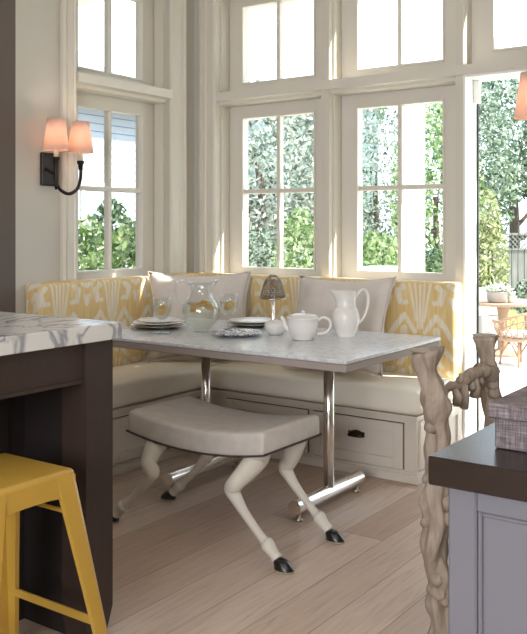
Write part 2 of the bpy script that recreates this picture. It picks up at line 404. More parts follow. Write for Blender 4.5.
# head rails (transom bars) with cap and cove
def rail_x(name, x0, x1, y):
    bm = B(); prism(bm, [(y - .012, 2.125), (y - .012, 2.072), (y + .02, 2.066), (y + .03, 2.050), (y + .05, 2.044), (y + .12, 2.044), (y + .15, 2.14), (y + .05, 2.132)], 0, x0, x1)
    return tag(obj(name, bm, 'sill'), kind='structure')
rail_x('trim_5', w2[0], w2[1], YB); rail_x('trim_6', w3[0], w3[1], YB)
bm = B(); box(bm, w2[1], w3[0], YB - .012, YB, 2.072, 2.125); box(bm, w3[1], XR, YB - .012, YB, 2.072, 2.125); tag(obj('trim_7', bm, 'sill'), kind='structure')
bm = B(); x = XL; prism(bm, [(x + .030, 2.125), (x + .030, 2.072), (x - .02, 2.066), (x - .03, 2.050), (x - .05, 2.044), (x - .12, 2.044), (x - .15, 2.14), (x - .05, 2.132)], 1, 3.40, 4.20)
tag(obj('trim_8', bm, 'sill'), kind='structure')
# windows. local frame: x along the wall, y outward from the room, origin at the wall face
def sash(root, u0, u1, z0, z1, st, top, bot, cols, rows, zr=None):
    """sash frame y .13-.19 with stiles of width st and muntins; glass panes at .16"""
    g0, g1, h0, h1 = u0 + st, u1 - st, z0 + bot, z1 - top
    bm = B()
    for a in ((u0, g0, z0, z1), (g1, u1, z0, z1), (g0, g1, z0, h0), (g0, g1, h1, z1)): box(bm, a[0], a[1], .125, .178, a[2], a[3])
    # glazing bead
    for a in ((g0 - .012, g0, h0 - .012, h1 + .012), (g1, g1 + .012, h0 - .012, h1 + .012), (g0, g1, h0 - .012, h0), (g0, g1, h1, h1 + .012)):
        box(bm, a[0], a[1], .117, .125, a[2], a[3])
    obj('sash_frame', bm, 'sill', root)
    bm = B(); mw = .014
    xs = [g0 + (g1 - g0) * i / cols for i in range(cols + 1)]; zs = [h0, h1] if rows == 1 else [h0, zr, h1]
    for x in xs[1:-1]: box(bm, x - mw, x + mw, .128, .172, h0, h1, .004)
    for z in zs[1:-1]: box(bm, g0, g1, .126, .174, z - mw, z + mw, .004)
    obj('muntin', bm, 'sill', root)
    for a, b in zip(xs, xs[1:]):
        for c, d in zip(zs, zs[1:]):
            bm = B(); box(bm, a, b, .155, .159, c, d); obj('pane', bm, 'pane', root)
def window(name, loc, rz, w):
    r = struct(name, loc, rz)
    sash(r, 0, w, ZW0, 2.06, .127, .10, .069, 2, 2, 1.481)
    sash(r, 0, w, ZT0 + .01, ZT1, .127, .07, .058, 2, 1)
    bm = B(); box(bm, -.0, w, -.012, .125, ZW0 - .03, ZW0 + .012, .004); obj('window_sill', bm, 'sill', r)
    bm = B()
    for a in ((0, .015), (w - .015, w)): box(bm, a[0], a[1], .04, .118, ZW0 + .012, 2.044); box(bm, a[0], a[1], .04, .118, 2.14, ZT1)
    obj('stop_bead', bm, 'trim', r); return r
window('window_1', (XL, wl_[0], 0), 0, .8).rotation_euler = (0, 0, pi / 2)
window('window_2', (w2[0], YB, 0), 0, w2[1] - w2[0])
window('window_3', (w3[0], YB, 0), 0, w3[1] - w3[0])
# left window: local x -> world +Y, local y -> world -X : a +90 turn does exactly that
# door opening with transom
r = struct('window_4', (dr[0], YB, 0)); sash(r, 0, dr[1] - dr[0], ZT0 + .01, ZT1, .127, .07, .08, 2, 1)
r = struct('door_1', (dr[0], YB, 0)); bm = B(); dw = dr[1] - dr[0]
box(bm, 0, .012, 0, TH + .01, 0, 2.07); box(bm, dw - .012, dw, 0, TH + .01, 0, 2.07); box(bm, .012, dw - .012, 0, TH + .01, 2.058, 2.07); obj('door_frame', bm, 'white', r)
bm = B(); box(bm, .012, .020, TH - .014, TH, 0, 2.058); obj('gasket', bm, 'blackrubber', r)
bm = B(); box(bm, .012, dw - .012, .02, TH + .06, 0, .015); obj('threshold', bm, 'steel', r)
bm = B(); box(bm, 0.012, .045, .118, .15, 1.93, 2.058, .004); obj('latch_block', bm, 'white', r)
# the door leaf stands open, folded back against the outer wall to the right
r = struct('door_2', (dr[1] + .0, YB + TH + .01, 0)); bm = B()
for a in ((0, .12, 0.02, 2.05), (.64, .76, .02, 2.05), (.12, .64, .02, .3), (.12, .64, 1.93, 2.05)): box(bm, a[0], a[1], 0, .045, a[2], a[3])
obj('door_leaf', bm, 'white', r); bm = B(); box(bm, .12, .64, .02, .025, .3, 1.93); obj('pane', bm, 'pane', r)
bm = B(); tube(bm, [(.06, .045, 1.0), (.06, .09, 1.0), (.16, .09, 1.0)], .009, 8); obj('door_handle', bm, 'bronze', r)

# ------------------------------------------------------------------ built-in bench
XF, YF = -3.12, 3.87
XE = -1.82
bench = thing('corner_bench', 'cream painted built-in corner bench with drawers under the windows', 'bench', (0, 0, 0))
bm = B()
g = .006
poly = [(XL + g, YN), (XF, YN), (XF, YF), (XE, YF), (XE, YB - g), (XL + g, YB - g)]
def slab(bm, poly, z0, z1):
    A = [bm.verts.new((x, y, z0)) for x, y in poly]; C = [bm.verts.new((x, y, z1)) for x, y in poly]; n = len(poly)
    for i in range(n): bm.faces.new((A[i], A[(i + 1) % n], C[(i + 1) % n], C[i]))
    bm.faces.new(A[::-1]); bm.faces.new(C)
slab(bm, poly, 0.002, .328); obj('bench_base', bm, 'cab', bench)
bm = B()   # plinth moulding + top moulding
e = .014
for z0, z1, e in ((.002, .045, .016), (.045, .055, .008), (.312, .328, .008)):
    box(bm, XF, XF + e, YN, YF - e, z0, z1); box(bm, XF, XE + e, YF - e, YF, z0, z1); box(bm, XE, XE + e, YF, YB - g, z0, z1)
obj('plinth_moulding', bm, 'cab', bench)
def drawer(x0, x1, z0, z1, hx=None, facing='y'):
    d = bpy.data.objects.new('drawer', None); COL.objects.link(d); d.parent = bench
    if facing == 'y': d.location = (0, YF, 0)
    elif facing == 'x': d.location = (XF, 0, 0); d.rotation_euler = (0, 0, pi / 2)
    else: d.location = (XE, 0, 0); d.rotation_euler = (0, 0, pi / 2)
    bm = B(); box(bm, x0, x1, -.0035, .0, z0, z1); obj('drawer_gap', bm, 'bronze', d)
    bm = B(); q = .003; fw = .048
    a0, a1, c0, c1 = x0 + q, x1 - q, z0 + q, z1 - q
    for b_ in ((a0, a0 + fw, c0, c1), (a1 - fw, a1, c0, c1), (a0 + fw, a1 - fw, c0, c0 + fw), (a0 + fw, a1 - fw, c1 - fw, c1)): box(bm, b_[0], b_[1], -.018, -.003, b_[2], b_[3], .0015)
    box(bm, a0 + fw, a1 - fw, -.007, -.003, c0 + fw, c1 - fw)
    obj('drawer_front', bm, 'cab', d)
    if hx is not None:
        bm = B(); zc = z0 + (z1 - z0) * .62
        nr = 8; rings = []
        for j in range(nr + 1):          # half dome opening downwards on a back flange
            t = j / nr * pi / 2
            rings.append([bm.verts.new((hx - .046 * cos(a) * cos(t) ** .5, -.008 - .030 * sin(t) ** .8, zc - .012 + .032 * sin(a) * cos(t) ** .7)) for a in [pi * k / 12 for k in range(13)]])
        for a_, b_ in zip(rings, rings[1:]):
            for k in range(12): bm.faces.new((a_[k], a_[k + 1], b_[k + 1], b_[k]))
        box(bm, hx - .047, hx + .047, -.0105, -.0075, zc - .014, zc + .012, .001)
        obj('cup_handle', bm, 'bronze', d)
drawer(-2.41, -1.885, .062, .290, -2.148); drawer(-2.98, -2.435, .062, .290, -2.70)
drawer(3.10, 3.80, .062, .290, 3.46, 'x')
# end panel on the door side
bm = B(); 
for b_ in ((3.90, 3.95, .065, .300), (4.36, 4.41, .065, .300), (3.95, 4.36, .065, .11), (3.95, 4.36, .255, .300)): box(bm, XE, XE + .010, b_[0], b_[1], b_[2], b_[3])
obj('end_panel', bm, 'cab', bench)
# seat cushions
def cushion_mesh(L, D, Hh, r, seg=5, puff=.0):
    bm = B(); box(bm, 0, L, 0, D, 0, Hh, r, seg)
    if puff:
        bmesh.ops.subdivide_edges(bm, edges=[e for e in bm.edges if e.calc_length() > .2], cuts=8, use_grid_fill=True)
        for v in bm.verts:
            x, y, z = v.co; v.co.z += puff * sin(pi * x / L) ** .5 * sin(pi * max(0, min(1, y / D))) * (z / Hh) if 0 < x < L else 0
    return bm
bs = .33
bm = cushion_mesh(XE + .02 - XF, YB - .14 - YF + .02, .122, .032, 5, .01); o = obj('seat_cushion', bm, 'seat', None, True, (XF - .0, YF - .018, bs)); tag(o, 'long cream leather seat cushion below the two back windows', 'cushion')
bm = cushion_mesh(YB - .14 - YN, XF - (XL + .13) - .006, .122, .032, 5, .01); o = obj('seat_cushion', bm, 'seat', None, True, (XF + .012 - .0, YN, bs), pi / 2); tag(o, 'cream leather seat cushion along the left wall under the sconce window', 'cushion')
o.location = (XF - .002, YN, bs)
# back cushions
BT = .955
bm = cushion_mesh(XE + .005 - (XL + .13), .13, BT - bs - .002, .022, 4); o = obj('back_cushion', bm, 'ikat', None, True, (XL + .132, YB - .135, bs)); tag(o, 'yellow ikat back cushion below the two back windows', 'cushion')
bm = cushion_mesh(YB - .008 - 3.03, .125, BT - bs - .002, .022, 4); bmesh.ops.translate(bm, verts=bm.verts, vec=(-.14, 0, 0)); o = obj('back_cushion', bm, 'ikat', None, True, (XL + .13, 3.17, bs), pi / 2); tag(o, 'yellow ikat back cushion along the left wall below the sconce', 'cushion')
# ------------------------------------------------------------------ dining table
T = thing('dining_table', 'marble topped dining table on chrome pedestal feet inside the corner bench', 'table', (-2.36, 3.352, 0))
tz = .735; X0, X1, Y0, Y1 = -.81, .70, -.444, .444
bm = B(); box(bm, X0, X1, Y0, Y1, tz - .016, tz, .005, 2); obj('tabletop', bm, 'tabletop', T)
bm = B(); box(bm, X0 + .006, X1 - .006, Y0 + .006, Y1 - .006, tz - .048, tz - .0165, .003); obj('table_edge', bm, 'tableedge', T)
for sx in (-.355, .355):
    bm = B(); tube(bm, [(sx, 0, .07), (sx, 0, tz - .048)], .024, 24); obj('post', bm, 'chrome', T, True)
    bm = B(); tube(bm, [(sx, -.285, .062), (sx, -.28, .062, ), (sx, .28, .062), (sx, .285, .062)], .031, 24); f = obj('foot_tube', bm, 'chrome', T, True)
    f.data.polygons[-1].use_smooth = f.data.polygons[-2].use_smooth = False
    for sy in (-.25, .25):
        bm = B(); lathe(bm, [(.018, 0), (.020, .006), (.008, .012), (.008, .035)], 14, (sx, sy, 0)); obj('glide', bm, 'steel', f, True)
    bm = B(); box(bm, sx - .06, sx + .06, -.2, .2, tz - .054, tz - .0485); obj('mount_plate', bm, 'steel', T)
# ------------------------------------------------------------------ hoofed stool
ST = thing('hoofed_stool', 'grey suede saddle stool on four bent animal legs with black hooves', 'stool', (-2.21, 2.85, 0))
def seat_shape(L=.352, D=.206, zb=.385, zt=.478):
    bm = B(); nx, prof = 60, []
    # cross section right half profile in (y,z): flat base, vertical side, rounded shoulder
    sec = [(-1, 0), (-1.0, .25), (-1.0, .6), (-.995, .84), (-.975, .92), (-.93, .97), (-.8, .995), (-.35, 1.0), (0, 1.0), (.35, 1.0), (.8, .995), (.93, .97), (.975, .92), (.995, .84), (1, .6), (1, .25), (1, 0)]
    rings = []
    for i in range(nx + 1):
        t = -1 + 2 * i / nx; x = L * t
        e = max(0, (abs(t) - .93) / .07); s = 1 - .018 * e ** 3; h = 1 - .10 * e ** 3
        dip = -.036 * (1 - t * t)
        rings.append([bm.verts.new((x - .028, D * y * s + .027, zb + dip + (zt - zb) * z * h)) for y, z in sec])
    for a, b in zip(rings, rings[1:]):
        for j in range(len(sec) - 1): bm.faces.new((a[j], b[j], b[j + 1], a[j + 1]))
        bm.faces.new((a[-1], b[-1], b[0], a[0]))
    bm.faces.new(rings[0]); bm.faces.new(rings[-1][::-1])
    return bm
o = obj('seat', seat_shape(), 'suede', ST, True)
bv = o.modifiers.new('b', 'BEVEL'); bv.width = .006; bv.segments = 2; bv.limit_method = 'ANGLE'; bv.angle_limit = radians(50)
for p in o.data.polygons:
    if len(p.vertices) > 4: p.use_smooth = True
bm = B(); path = []
L, D = .354, .208
def zb(x): return .387 - .036 * (1 - (x / .352) ** 2)
n = 60
for i in range(n): x = -L + 2 * L * i / n; path.append((x, -D, zb(x)))
for i in range(30): path.append((L, -D + 2 * D * i / 30, zb(L)))
for i in range(n): x = L - 2 * L * i / n; path.append((x, D, zb(x)))
for i in range(31): path.append((-L, D - 2 * D * i / 30, zb(L)))
pp = []
for a, b in zip(path, path[1:]):
    for k in range(2): 
        q = [a[m] + (b[m] - a[m]) * k / 2 for m in range(3)]; pp.append((*q, .0056 if k == 0 else .0028))
pp = [(a - .028, b + .027, c, d) for a, b, c, d in pp]
tube(bm, pp, n=6); obj('braid_trim', bm, 'braid', ST)
def leg(s, y):
    L_ = bpy.data.objects
    bm = B()
    e_ = .018 if s > 0 else 0; yt = y * .72 + .028
    P = [(.262, yt, .385, .052), (.255, yt, .355, .048), (.243, (yt + y) / 2, .315, .040), (.226, y, .280, .033), (.206, y, .250, .032), (.222, y, .222, .025), (.262, y, .175, .0185), (.318, y, .122, .0160), (.352, y, .092, .0185), (.366, y, .082, .027), (.382, y, .066, .024), (.398, y, .052, .0195), (.412, y, .038, .023)]
    tube(bm, [(s * p[0] + e_ * max(0, 1 - p[2] / .25), p[1] - 1.3 * e_ * max(0, 1 - p[2] / .25), p[2], p[3]) for p in P], n=14, k=5, squash=1.0)
    # tendon ridge behind fetlock
    o = obj('leg', bm, 'legpaint', ST, True)
    bm = B(); rings = []
    for z, r, dx in ((.002, .034, .018), (.008, .0345, .018), (.022, .031, .012), (.034, .027, .005), (.040, .024, .002)):
        rings.append([bm.verts.new((s * (.424 + dx + r * cos(2 * pi * i / 16) * 1.15) + e_ * .9, y - 1.2 * e_ + r * .85 * sin(2 * pi * i / 16), z)) for i in range(16)])
    for a, b in zip(rings, rings[1:]):
        for i in range(16): bm.faces.new((a[i], a[(i + 1) % 16], b[(i + 1) % 16], b[i]))
    bm.faces.new(rings[0]); bm.faces.new(rings[-1])
    for f in bm.faces: f.material_index = 1 if all(v.co.z < .009 for v in f.verts) else 0
    obj('hoof', bm, ['hoof', 'hoofrim'], o, True)
for s in (-1, 1):
    for y in (-.215, .150): leg(s, y)

# ------------------------------------------------------------------ kitchen island (left)
IS = thing('kitchen_island', 'dark oak kitchen island with square corner leg beside the yellow stool', 'island', (0, 0, 0))
ix, iy = -1.877, 1.915
bm = B(); box(bm, ix - .125, ix - .022, iy - .130, iy - .020, .10, .908)
v = [(ix - .125, iy - .130), (ix - .022, iy - .130), (ix - .022, iy - .020), (ix - .125, iy - .020)]
A = [bm.verts.new((x, y, .10)) for x, y in v]; c = (ix - .09, iy - .08)
C = [bm.verts.new((c[0] + (x - c[0]) * .75, c[1] + (y - c[1]) * .75, .002)) for x, y in v]
for i in range(4): bm.faces.new((A[i], A[(i + 1) % 4], C[(i + 1) % 4], C[i]))
bm.faces.new(C); obj('corner_leg', bm, 'darkwood', IS)
bm = B(); box(bm, ix - .055, ix - .032, -.2, iy - .131, .80, .908); box(bm, ix - .060, ix - .028, -.2, iy - .131, .790, .801)
obj('apron', bm, 'darkwood', IS)
bm = B(); box(bm, ix - .9, ix - .126, iy - .05, iy - .028, .80, .908); obj('end_apron', bm, 'darkwood', IS)
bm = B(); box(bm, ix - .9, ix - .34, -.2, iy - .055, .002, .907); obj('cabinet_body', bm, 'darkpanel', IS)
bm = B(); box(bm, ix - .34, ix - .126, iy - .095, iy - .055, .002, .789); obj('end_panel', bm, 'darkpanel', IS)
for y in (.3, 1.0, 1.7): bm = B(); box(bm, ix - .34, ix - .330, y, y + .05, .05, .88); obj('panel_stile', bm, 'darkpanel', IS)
bm = B(); box(bm, ix - .95, ix, -.25, iy, .910, .960, .004, 2); o = obj('island_countertop', bm, 'marble'); tag(o, 'thick veined white marble slab on the dark oak island', 'countertop')
# yellow metal stool
YS = thing('metal_stool', 'mustard yellow metal stool with open frame beside the dark island', 'stool', (-1.862, 1.435, 0))
sh = .617; hs = .145
bm = B()
prof = [(1.0, -.058), (1.03, -.052), (1.03, -.006)]
box(bm, -hs, hs, -hs, hs, sh - .045, sh, .014, 5)
for v in bm.verts:
    q = max(0, 1 - (v.co.x ** 2 + v.co.y ** 2) / (hs * hs)); v.co.z -= .004 * q
obj('seat', bm, 'yellow', YS, True)
bm = B()
for sgn in (-1, 1):
    # skirt boards with arched underside
    for ax in (0, 1):
        n = 12; top = []; bot = []
        for i in range(n + 1):
            t = -1 + 2 * i / n; u = hs * .98 * t; z = sh - .085 + .022 * (1 - abs(t) ** 3)
            o1, o2 = (hs * .998) * sgn, (hs * .975) * sgn
            f = (lambda u, w, z: (u, w, z)) if ax == 0 else (lambda u, w, z: (w, u, z))
            top.append((bm.verts.new(f(u, o1, sh - .016)), bm.verts.new(f(u, o2, sh - .016)))); bot.append((bm.verts.new(f(u * 1.02, o1 * 1.02, z)), bm.verts.new(f(u * 1.02, o2 * 1.02, z))))
        for i in range(n):
            bm.faces.new((top[i][0], top[i + 1][0], bot[i + 1][0], bot[i][0])); bm.faces.new((top[i][1], bot[i][1], bot[i + 1][1], top[i + 1][1])); bm.faces.new((bot[i][0], bot[i + 1][0], bot[i + 1][1], bot[i][1]))
obj('skirt', bm, 'yellow', YS)
bm = B(); box(bm, -.04, .04, -.012, .012, sh - .004, sh - .0025, .003); obj('hand_slot', bm, 'bronze', YS)
sp = .232
for a in (-1, 1):
    for b in (-1, 1):
        bm = B()   # folded sheet leg: L section wide at the top, tapering
        rings = []
        for t in (0, .12, .5, 1):
            z = sh - .012 - t * (sh - .014); k = hs + (sp - hs) * t; w = .066 - .028 * min(1, t * 1.1)
            cx, cy = a * k * 1.0, b * k
            rings.append([bm.verts.new((x, y, z)) for x, y in ((cx - a * .014, cy), (cx - a * .004, cy - b * .004), (cx, cy - b * .014), (cx, cy - b * w), (cx - a * .014, cy - b * w), (cx - a * .016, cy - b * .016), (cx - a * w, cy - b * .014), (cx - a * w, cy))])
        for r0, r1 in zip(rings, rings[1:]):
            for i in range(8): bm.faces.new((r0[i], r0[(i + 1) % 8], r1[(i + 1) % 8], r1[i]))
        bm.faces.new(rings[0]); bm.faces.new(rings[-1]); obj('leg', bm, 'yellow', YS)
def at(z): return hs + (sp - hs) * (sh - z) / sh - .014
for z, p in ((.19, 1), (.19, -1)):
    k = at(z); bm = B(); box(bm, -k, k, p * k - .003, p * k + .003, z, z + .022); obj('stretcher', bm, 'yellow', YS)
for z, p in ((.16, 1), (.16, -1)):
    k = at(z); bm = B(); box(bm, p * k - .003, p * k + .003, -k, k, z, z + .022); obj('stretcher', bm, 'yellow', YS)
bm = B(); k = at(.50); tube(bm, [(-k, k * .9, .50), (k, k * .9, .50)], .006, 8); obj('upper_brace', bm, 'yellow', YS)

# ------------------------------------------------------------------ right counter and box
CT = thing('counter_cabinet', 'grey lavender panelled cabinet under a dark wood top at right', 'cabinet')
kx, ky = -.559, 1.229
bm = B(); box(bm, kx, .75, ky, 2.05, .856, .90, .002); o = obj('counter_slab', bm, 'countertop'); tag(o, 'dark brown wooden counter top carrying the grey woven box', 'countertop')
bm = B(); box(bm, kx + .016, .73, ky + .05, 2.02, .002, .855); obj('body', bm, 'greypaint', CT)
bm = B(); yb = ky + .05
for b_ in ((kx + .016, kx + .062, 0.002, .855), (kx + .54, kx + .60, .002, .855), (kx + .062, kx + .54, .002, .11), (kx + .062, kx + .54, .815, .855)): box(bm, b_[0], b_[1], yb - .012, yb, b_[2], b_[3], .003)
for b_ in ((kx + .062, kx + .069, .11, .815), (kx + .069, kx + .54, .808, .815)): box(bm, b_[0], b_[1], yb - .007, yb, b_[2], b_[3], .002)
obj('panel_frame', bm, 'greypaint', CT)
BX = thing('storage_box', 'grey woven fabric box with overhanging lid on the dark counter', 'box', (-.492, 1.332, .9006))
bm = B(); box(bm, 0, .30, 0, .22, 0, .056, .002); obj('box_body', bm, 'boxcloth', BX)
bm = B(); box(bm, -.009, .309, -.009, .229, .0475, .072, .003); obj('lid', bm, 'boxcloth', BX)

# ------------------------------------------------------------------ branch chair
CH = thing('branch_chair', 'rustic chair of knobbly grey branches standing behind the dark counter', 'chair', (-1.070, 2.425, 0))
def post(x, y, h, r, seed, flare=True, lean=0):
    P = []; n = 60
    for i in range(n + 1):
        z = h * i / n; rr = r * (1.04 + .09 * sin(z * 19 + seed) + .05 * sin(z * 43 + seed * 2))
        if flare and z > h - .05: rr = r * (1.0 + .30 * (z - (h - .05)) / .05)
        P.append((x + .010 * sin(z * 9 + seed) - lean * max(0, (z - .6) / .285), y + .010 * cos(z * 7 + seed) - .7 * lean * max(0, (z - .6) / .285), max(.002, z), rr))
    bm = B(); tube(bm, P, n=28, lump=.8, lscale=42, seed=seed, zs=.28)
    for t in range(20):  # knots
        z = random.uniform(.06, h - .14); a = random.uniform(0, 2 * pi); q_ = lean * max(0, (z - .6) / .285); c = Vector((x - q_ + .010 * sin(z * 9 + seed) + r * .75 * cos(a), y - .7 * q_ + .010 * cos(z * 7 + seed) + r * .75 * sin(a), z))
        d = Vector((cos(a), sin(a), .35))
        tube(bm, [(*(c - d * .02), .02), (*(c + d * .004), .021), (*(c + d * .012), .017), (*(c + d * .014), .008)], n=9)
    return bm
hp = .878
random.seed(21)
for i, (x, y, r, ln) in enumerate(((0, 0, .032, .040), (0.0, .45, .029, .010))):
    o = obj('back_post', post(x, y, hp, r, i * 2.3 + 1, True, ln), 'twig', CH, True)
    bm = B(); lathe(bm, [(.040, 0), (.042, .004), (.001, .0045)], 14, (x - ln + .010 * sin(hp * 9 + i * 2.3 + 1), y - .7 * ln + .010 * cos(hp * 7 + i * 2.3 + 1), hp)); obj('sawn_top', bm, 'twigcut', o)
bm = B(); tube(bm, [(-.01, .0, .715, .022), (-.02, .10, .742, .017), (-.01, .22, .755, .019), (0, .34, .772, .022), (0, .44, .745, .034)], n=14, k=6, lump=.8, lscale=25, seed=3)
for y, z, dz, r in ((.13, .745, -.05, .013), (.19, .75, -.075, .015), (.25, .752, -.03, .012), (.285, .755, -.06, .016), (.33, .76, -.035, .010), (.16, .76, .025, .008)):
    tube(bm, [(0, y, z, r * .8), (.006, y + .004, z + dz * .5, r), (.0, y + .012, z + dz, r * 1.05)], n=9, lump=.4, lscale=40)
obj('back_rail', bm, 'twig', CH, True)
bm = B(); tube(bm, [(0, .02, .40, .022), (0.01, .24, .41, .02), (0, .46, .40, .022)], n=12, k=5, lump=.5, lscale=25); obj('lower_rail', bm, 'twig', CH, True)
for y in (.0, .48):
    o = obj('front_leg', post(.44, y, .42, .028, y + 5, False), 'twig', CH, True)
    bm = B(); tube(bm, [(0, y, .38, .024), (.22, y, .40, .02), (.44, y, .38, .024)], n=12, k=4, lump=.5, lscale=25); obj('side_rail', bm, 'twig', CH, True)
bm = B()
for i in range(9): tube(bm, [(.03 + .05 * i, -.02, .43, .022), (.03 + .05 * i, .24, .435, .024), (.03 + .05 * i, .50, .43, .022)], n=10, k=3, lump=.4, lscale=20, seed=i)
obj('seat', bm, 'twig', CH, True)

# ------------------------------------------------------------------ sconces
def sconce(loc, mir, label):
    r = thing('wall_sconce', label, 'lamp', loc)
    m = mir  # +1: wall at -X side (projects to +x)
    bm = B(); box(bm, min(0, m * .022), max(0, m * .022), -.06, .06, -.09, .09, .004); obj('backplate', bm, 'bronze', r)
    bm = B(); tube(bm, [(m * .02, -.03, .0), (m * .07, -.045, -.02), (m * .115, -.05, -.03)], .009, 10, 4)
    tube(bm, [(m * .12, -.05, -.115, .006), (m * .12, -.05, -.09, .010), (m * .12, -.05, .0, .013), (m * .12, -.05, .045, .016), (m * .12, -.05, .05, .02), (m * .12, -.05, .06, .02)], n=12)
    tube(bm, [(m * .12, -.05, -.075), (m * .12, -.02, -.115), (m * .12, .04, -.135), (m * .12, .10, -.105), (m * .12, .125, -.04), (m * .12, .125, .035)], .0095, 10, 6)
    tube(bm, [(m * .12, .125, .0, .012), (m * .12, .125, .03, .014), (m * .12, .125, .035, .02), (m * .12, .125, .05, .02)], n=12)
    obj('arm', bm, 'bronze', r, True)
    for y in (-.05, .125):
        bm = B(); lathe(bm, [(.013, .05), (.013, .125)], 14, (m * .12, y, 0)); obj('candle_tube', bm, 'candle', r, True)
        bm = B(); lathe(bm, [(.004, .125), (.014, .145), (.012, .165), (.002, .185)], 12, (m * .12, y, 0)); obj('bulb', bm, 'bulb', r, True)
        bm = B(); lathe(bm, [(.071, .095), (.070, .099), (.0465, .262), (.047, .266), (.0455, .266), (.068, .099), (.0695, .095)], 40, (m * .12, y, 0), cap=False)
        s_ = obj('lamp_shade', bm, 'shade', r, True)
        d = bpy.data.lights.new('sconce_bulb_light', 'POINT'); d.energy = .9; d.color = (1, .80, .64); d.shadow_soft_size = .02
        lo = bpy.data.objects.new('sconce_bulb_light', d); COL.objects.link(lo); lo.location = (m * .12, y, .21); lo.parent = r
    return r
sconce((XL + .001, 3.20, 1.565), 1, 'dark bronze two-arm wall sconce with blush shades left of the window')
sconce((XR - .001, 3.30, 1.565), -1, 'blush shaded wall sconce cut off at the right edge by the door')

# ------------------------------------------------------------------ pillows
def pillow(loc, w, h, t, rot, label):
    bm = B(); n = 22; G = []
    for s in (1, -1):
        g = []
        for i in range(n + 1):
            row = []
            for j in range(n + 1):
                u, v = -1 + 2 * i / n, -1 + 2 * j / n
                k = (max(0, 1 - abs(u) ** 2.6) * max(0, 1 - abs(v) ** 2.6)) ** .5
                pin = 1 - .085 * (1 - abs(u * v)) * (u * u + v * v - u * u * v * v)
                row.append(bm.verts.new((u * w / 2 * (1 - .07 * (1 - u * u) * 0) * (1 - .13 * (1 - v * v) * abs(u) ** 3), s * (t / 2) * k * (1 + .12 * noise.noise(Vector((u * 2.3, v * 2.3, loc[0] * 5)))), v * h / 2 * (1 - .13 * (1 - u * u) * abs(v) ** 3))))
            g.append(row)
        for i in range(n):
            for j in range(n): bm.faces.new((g[i][j], g[i + 1][j], g[i + 1][j + 1], g[i][j + 1]))
        G.append(g)
    bmesh.ops.remove_doubles(bm, verts=bm.verts, dist=1e-4)
    o = obj('throw_pillow', bm, 'pillow', None, True); tag(o, label, 'pillow')
    o.location = loc; o.rotation_euler = rot
    bm = B(); pth = []
    for k in range(4 * n + 1):
        q = (k // n) % 4; f = -1 + 2 * (k % n) / n
        u, v = [(f, -1), (1, f), (-f, 1), (-1, -f)][q]
        pth.append((u * w / 2 * (1 - .13 * (1 - v * v) * abs(u) ** 3), 0, v * h / 2 * (1 - .13 * (1 - u * u) * abs(v) ** 3)))
    tube(bm, pth, .005, 6); p = obj('piping', bm, 'pillow', o, True)
    return o
pillow((-3.285, 4.00, .725), .62, .53, .20, (radians(-14), 0, radians(40)), 'blush linen pillow set across the bench corner behind the glass pitcher')
pillow((-2.38, 4.085, .728), .62, .53, .20, (radians(-18), radians(-1), radians(-2)), 'blush linen pillow behind the tall white china pitcher')

# ------------------------------------------------------------------ tableware
TZ = tz + .0006
def onT(u, v, z=tz):
    l = (u - 263.5) / 867; F = (-sin(YAW), cos(YAW)); R_ = (cos(YAW), sin(YAW)); t = (H - z) / ((v - 227) / 867)
    return ((F[0] + R_[0] * l) * t, (F[1] + R_[1] * l) * t, TZ)
def plate(c, r, mat, label, dz=0, name='plate', thick=.0):
    bm = B(); lathe(bm, [(r * .55, 0), (r * .6, .003), (r * .97, .014), (r, .016), (r * .985, .019), (r * .62, .009), (r * .5, .0065), (.001, .0065)], 48)
    o = obj(name, bm, mat, None, True, (c[0], c[1], c[2] + dz)); tag(o, label, 'plate'); return o
c = (-3.0, 3.32, TZ)
plate(c, .145, 'steel', 'pewter charger under white plates on the left of the table', 0, 'charger')
plate(c, .132, 'china', 'white china dinner plate lying on the left pewter charger', .0135)
plate(c, .108, 'china', 'small white plate topmost of the left stack beside the stemmed glass', .024)
c = (-2.65, 3.665, TZ)
plate(c, .135, 'steel', 'pewter charger under the plate behind the mesh-shaded candle lamp', 0, 'charger')
plate(c, .125, 'china', 'white plate behind the mesh-shaded candle lamp', .0135)
c = onT(237, 335.5)
plate(c, .124, 'blueplate', 'blue and white patterned plate near the front table edge', 0)
def goblet(c, label, h=.158):
    r = thing('stemmed_glass', label, 'glass', c); r.scale = (1.22, 1.22, 1.10)
    bm = B(); s = h / .158
    out = [(.034, 0), (.034, .002), (.012, .008), (.006, .016), (.006, .030), (.011, .038), (.007, .046), (.012, .056), (.028, .072), (.037, .098), (.0385, .125), (.0365, .158)]
    inn = [(.035, .158), (.037, .125), (.0355, .098), (.026, .074), (.008, .060), (.001, .059)]
    lathe(bm, [(a * s, b * s) for a, b in out + inn], 32); obj('glass_body', bm, 'glass', r, True)
    bm = B(); lathe(bm, [(.001, .060), (.008, .0605), (.0255, .0745), (.035, .098), (.0362, .118), (.001, .118)], 28); obj('water', bm, 'water', r, True)
    bm = B(); lathe(bm, [(.001, -.003), (.022, -.003), (.024, 0), (.022, .003), (.001, .003)], 20)
    bmesh.ops.rotate(bm, verts=bm.verts, cent=(0, 0, 0), matrix=Matrix.Rotation(radians(62), 3, 'X')); bmesh.ops.translate(bm, verts=bm.verts, vec=(.004, -.004, .103))
    obj('lemon_slice', bm, 'lemon', r, True); return r
goblet(onT(162, 333.5), 'stemmed water glass with lemon left of the glass pitcher')
goblet(onT(229, 328), 'stemmed water glass with lemon right of the glass pitcher')
